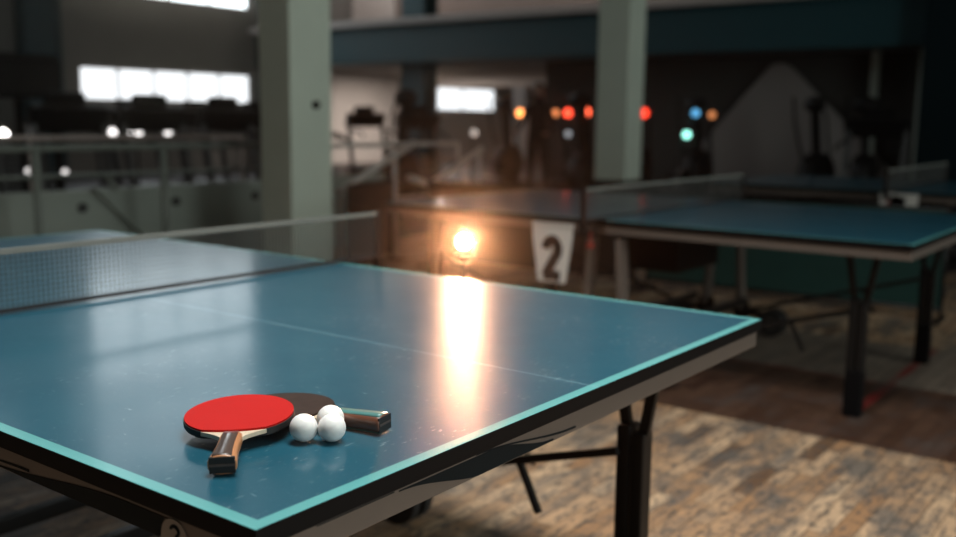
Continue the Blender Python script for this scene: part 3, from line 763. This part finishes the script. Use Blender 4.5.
# ------------------------------------------------------------------ person standing among the machines
def person(loc, rz):
    r = empty('person', loc, rz); tag(r, 'person in dark clothes standing among the machines by the orange lights', 'person')
    V = [(0, 0, .95), (0, 0, 1.15), (0, -.005, 1.36), (0, .0, 1.47), (0, .01, 1.55), (0, .015, 1.64), (0, .01, 1.71),   # 0-6
         (.10, 0, .90), (.11, .02, .50), (.115, 0, .09), (.125, .12, .04),                                              # 7-10 leg
         (-.10, 0, .90), (-.12, -.02, .50), (-.125, -.04, .09), (-.135, .08, .04),                                      # 11-14
         (.17, 0, 1.40), (.26, .06, 1.16), (.27, .26, 1.05), (.26, .33, 1.04),                                          # 15-18 arm
         (-.17, 0, 1.40), (-.25, .02, 1.13), (-.22, .22, 1.02), (-.21, .29, 1.02)]
    E_ = [(0, 1), (1, 2), (2, 3), (3, 4), (4, 5), (5, 6), (0, 7), (7, 8), (8, 9), (9, 10), (0, 11), (11, 12), (12, 13), (13, 14),
          (2, 15), (15, 16), (16, 17), (17, 18), (2, 19), (19, 20), (20, 21), (21, 22)]
    Rr = [.145, .125, .15, .065, .06, .085, .075, .10, .062, .04, .035, .10, .062, .04, .035, .06, .043, .032, .03, .06, .043, .032, .03]
    me = bpy.data.meshes.new('body'); me.from_pydata(V, E_, []); body = bpy.data.objects.new('body', me); C.objects.link(body); body.parent = r
    sk = body.modifiers.new('Skin', 'SKIN'); sk.use_smooth_shade = True
    for i, x in enumerate(Rr): me.skin_vertices[0].data[i].radius = (x, x * (.72 if i < 3 else 1))
    me.skin_vertices[0].data[0].use_root = True
    body.modifiers.new('Sub', 'SUBSURF').levels = 1; me.materials.append(M['cloth'])
    body.modifiers['Sub'].render_levels = 2
    bm = B(); sph(bm, (0, .012, 1.665), .098, (.86, 1.02, 1.22), 28)
    for v in bm.verts:
        if v.co.y > .08 and abs(v.co.x) < .02 and 1.62 < v.co.z < 1.68: v.co.y += .02
    for s in (-1, 1): sph(bm, (s * .084, .0, 1.655), .022, (.5, .8, 1.3), 12)
    cyl(bm, (0, 0, 1.46), (0, .01, 1.60), .052)
    hd = obj('head', bm, M['skin'], r)
    bm = B()
    for s in (-1, 1): sph(bm, (s * .034, .096, 1.675), .011, (1, .6, .8), 10)
    box(bm, (0, .104, 1.605), (.05, .012, .010), bev=.004); obj('eyes_and_mouth', bm, M['hair'], hd)
    bm = B(); sph(bm, (0, -.008, 1.69), .108, (.88, 1.0, 1.12), 24)
    for v in bm.verts:
        if v.co.y > .05: v.co.z = max(v.co.z, 1.735)
    obj('hair', bm, M['hair'], hd)
    for s, hx, hy, hz in ((1, .26, .345, 1.035), (-1, -.21, .305, 1.015)):
        bm = B(); box(bm, (hx, hy + .03, hz), (.075, .085, .03), bev=.01)
        for k in range(4):
            xx = hx - .028 + k * .0187; L = (.055, .068, .072, .058)[k if s > 0 else 3 - k]
            tube(bm, [(xx, hy + .07, hz), (xx, hy + .07 + L * .6, hz - .006), (xx, hy + .07 + L, hz - .03)], [.0095, .009, .007], 8)
        tube(bm, [(hx - s * .03, hy + .0, hz), (hx - s * .06, hy + .035, hz - .005), (hx - s * .062, hy + .065, hz - .015)], [.012, .011, .008], 8)
        obj('hand', bm, M['skin'], r)
    return r
person((-7.76, 12.3, 0), R(200))


hl = empty('unseen_added_lamp', (-.2, .9, 4.12)); tag(hl, 'wide unseen lamp added high above the nearest table', 'lamp')
bm = B(); box(bm, (0, 0, .08), (2.8, 1.1, .12), bev=.02); obj('housing', bm, M['base'], hl)  # body of the added lamp, out of view
for sx in (-1, 1):
    bm = B(); cyl(bm, (sx * 1.2, 0, .12), (sx * 1.2, 0, ZC - 4.125), .01); obj('cable', bm, M['base'], hl)
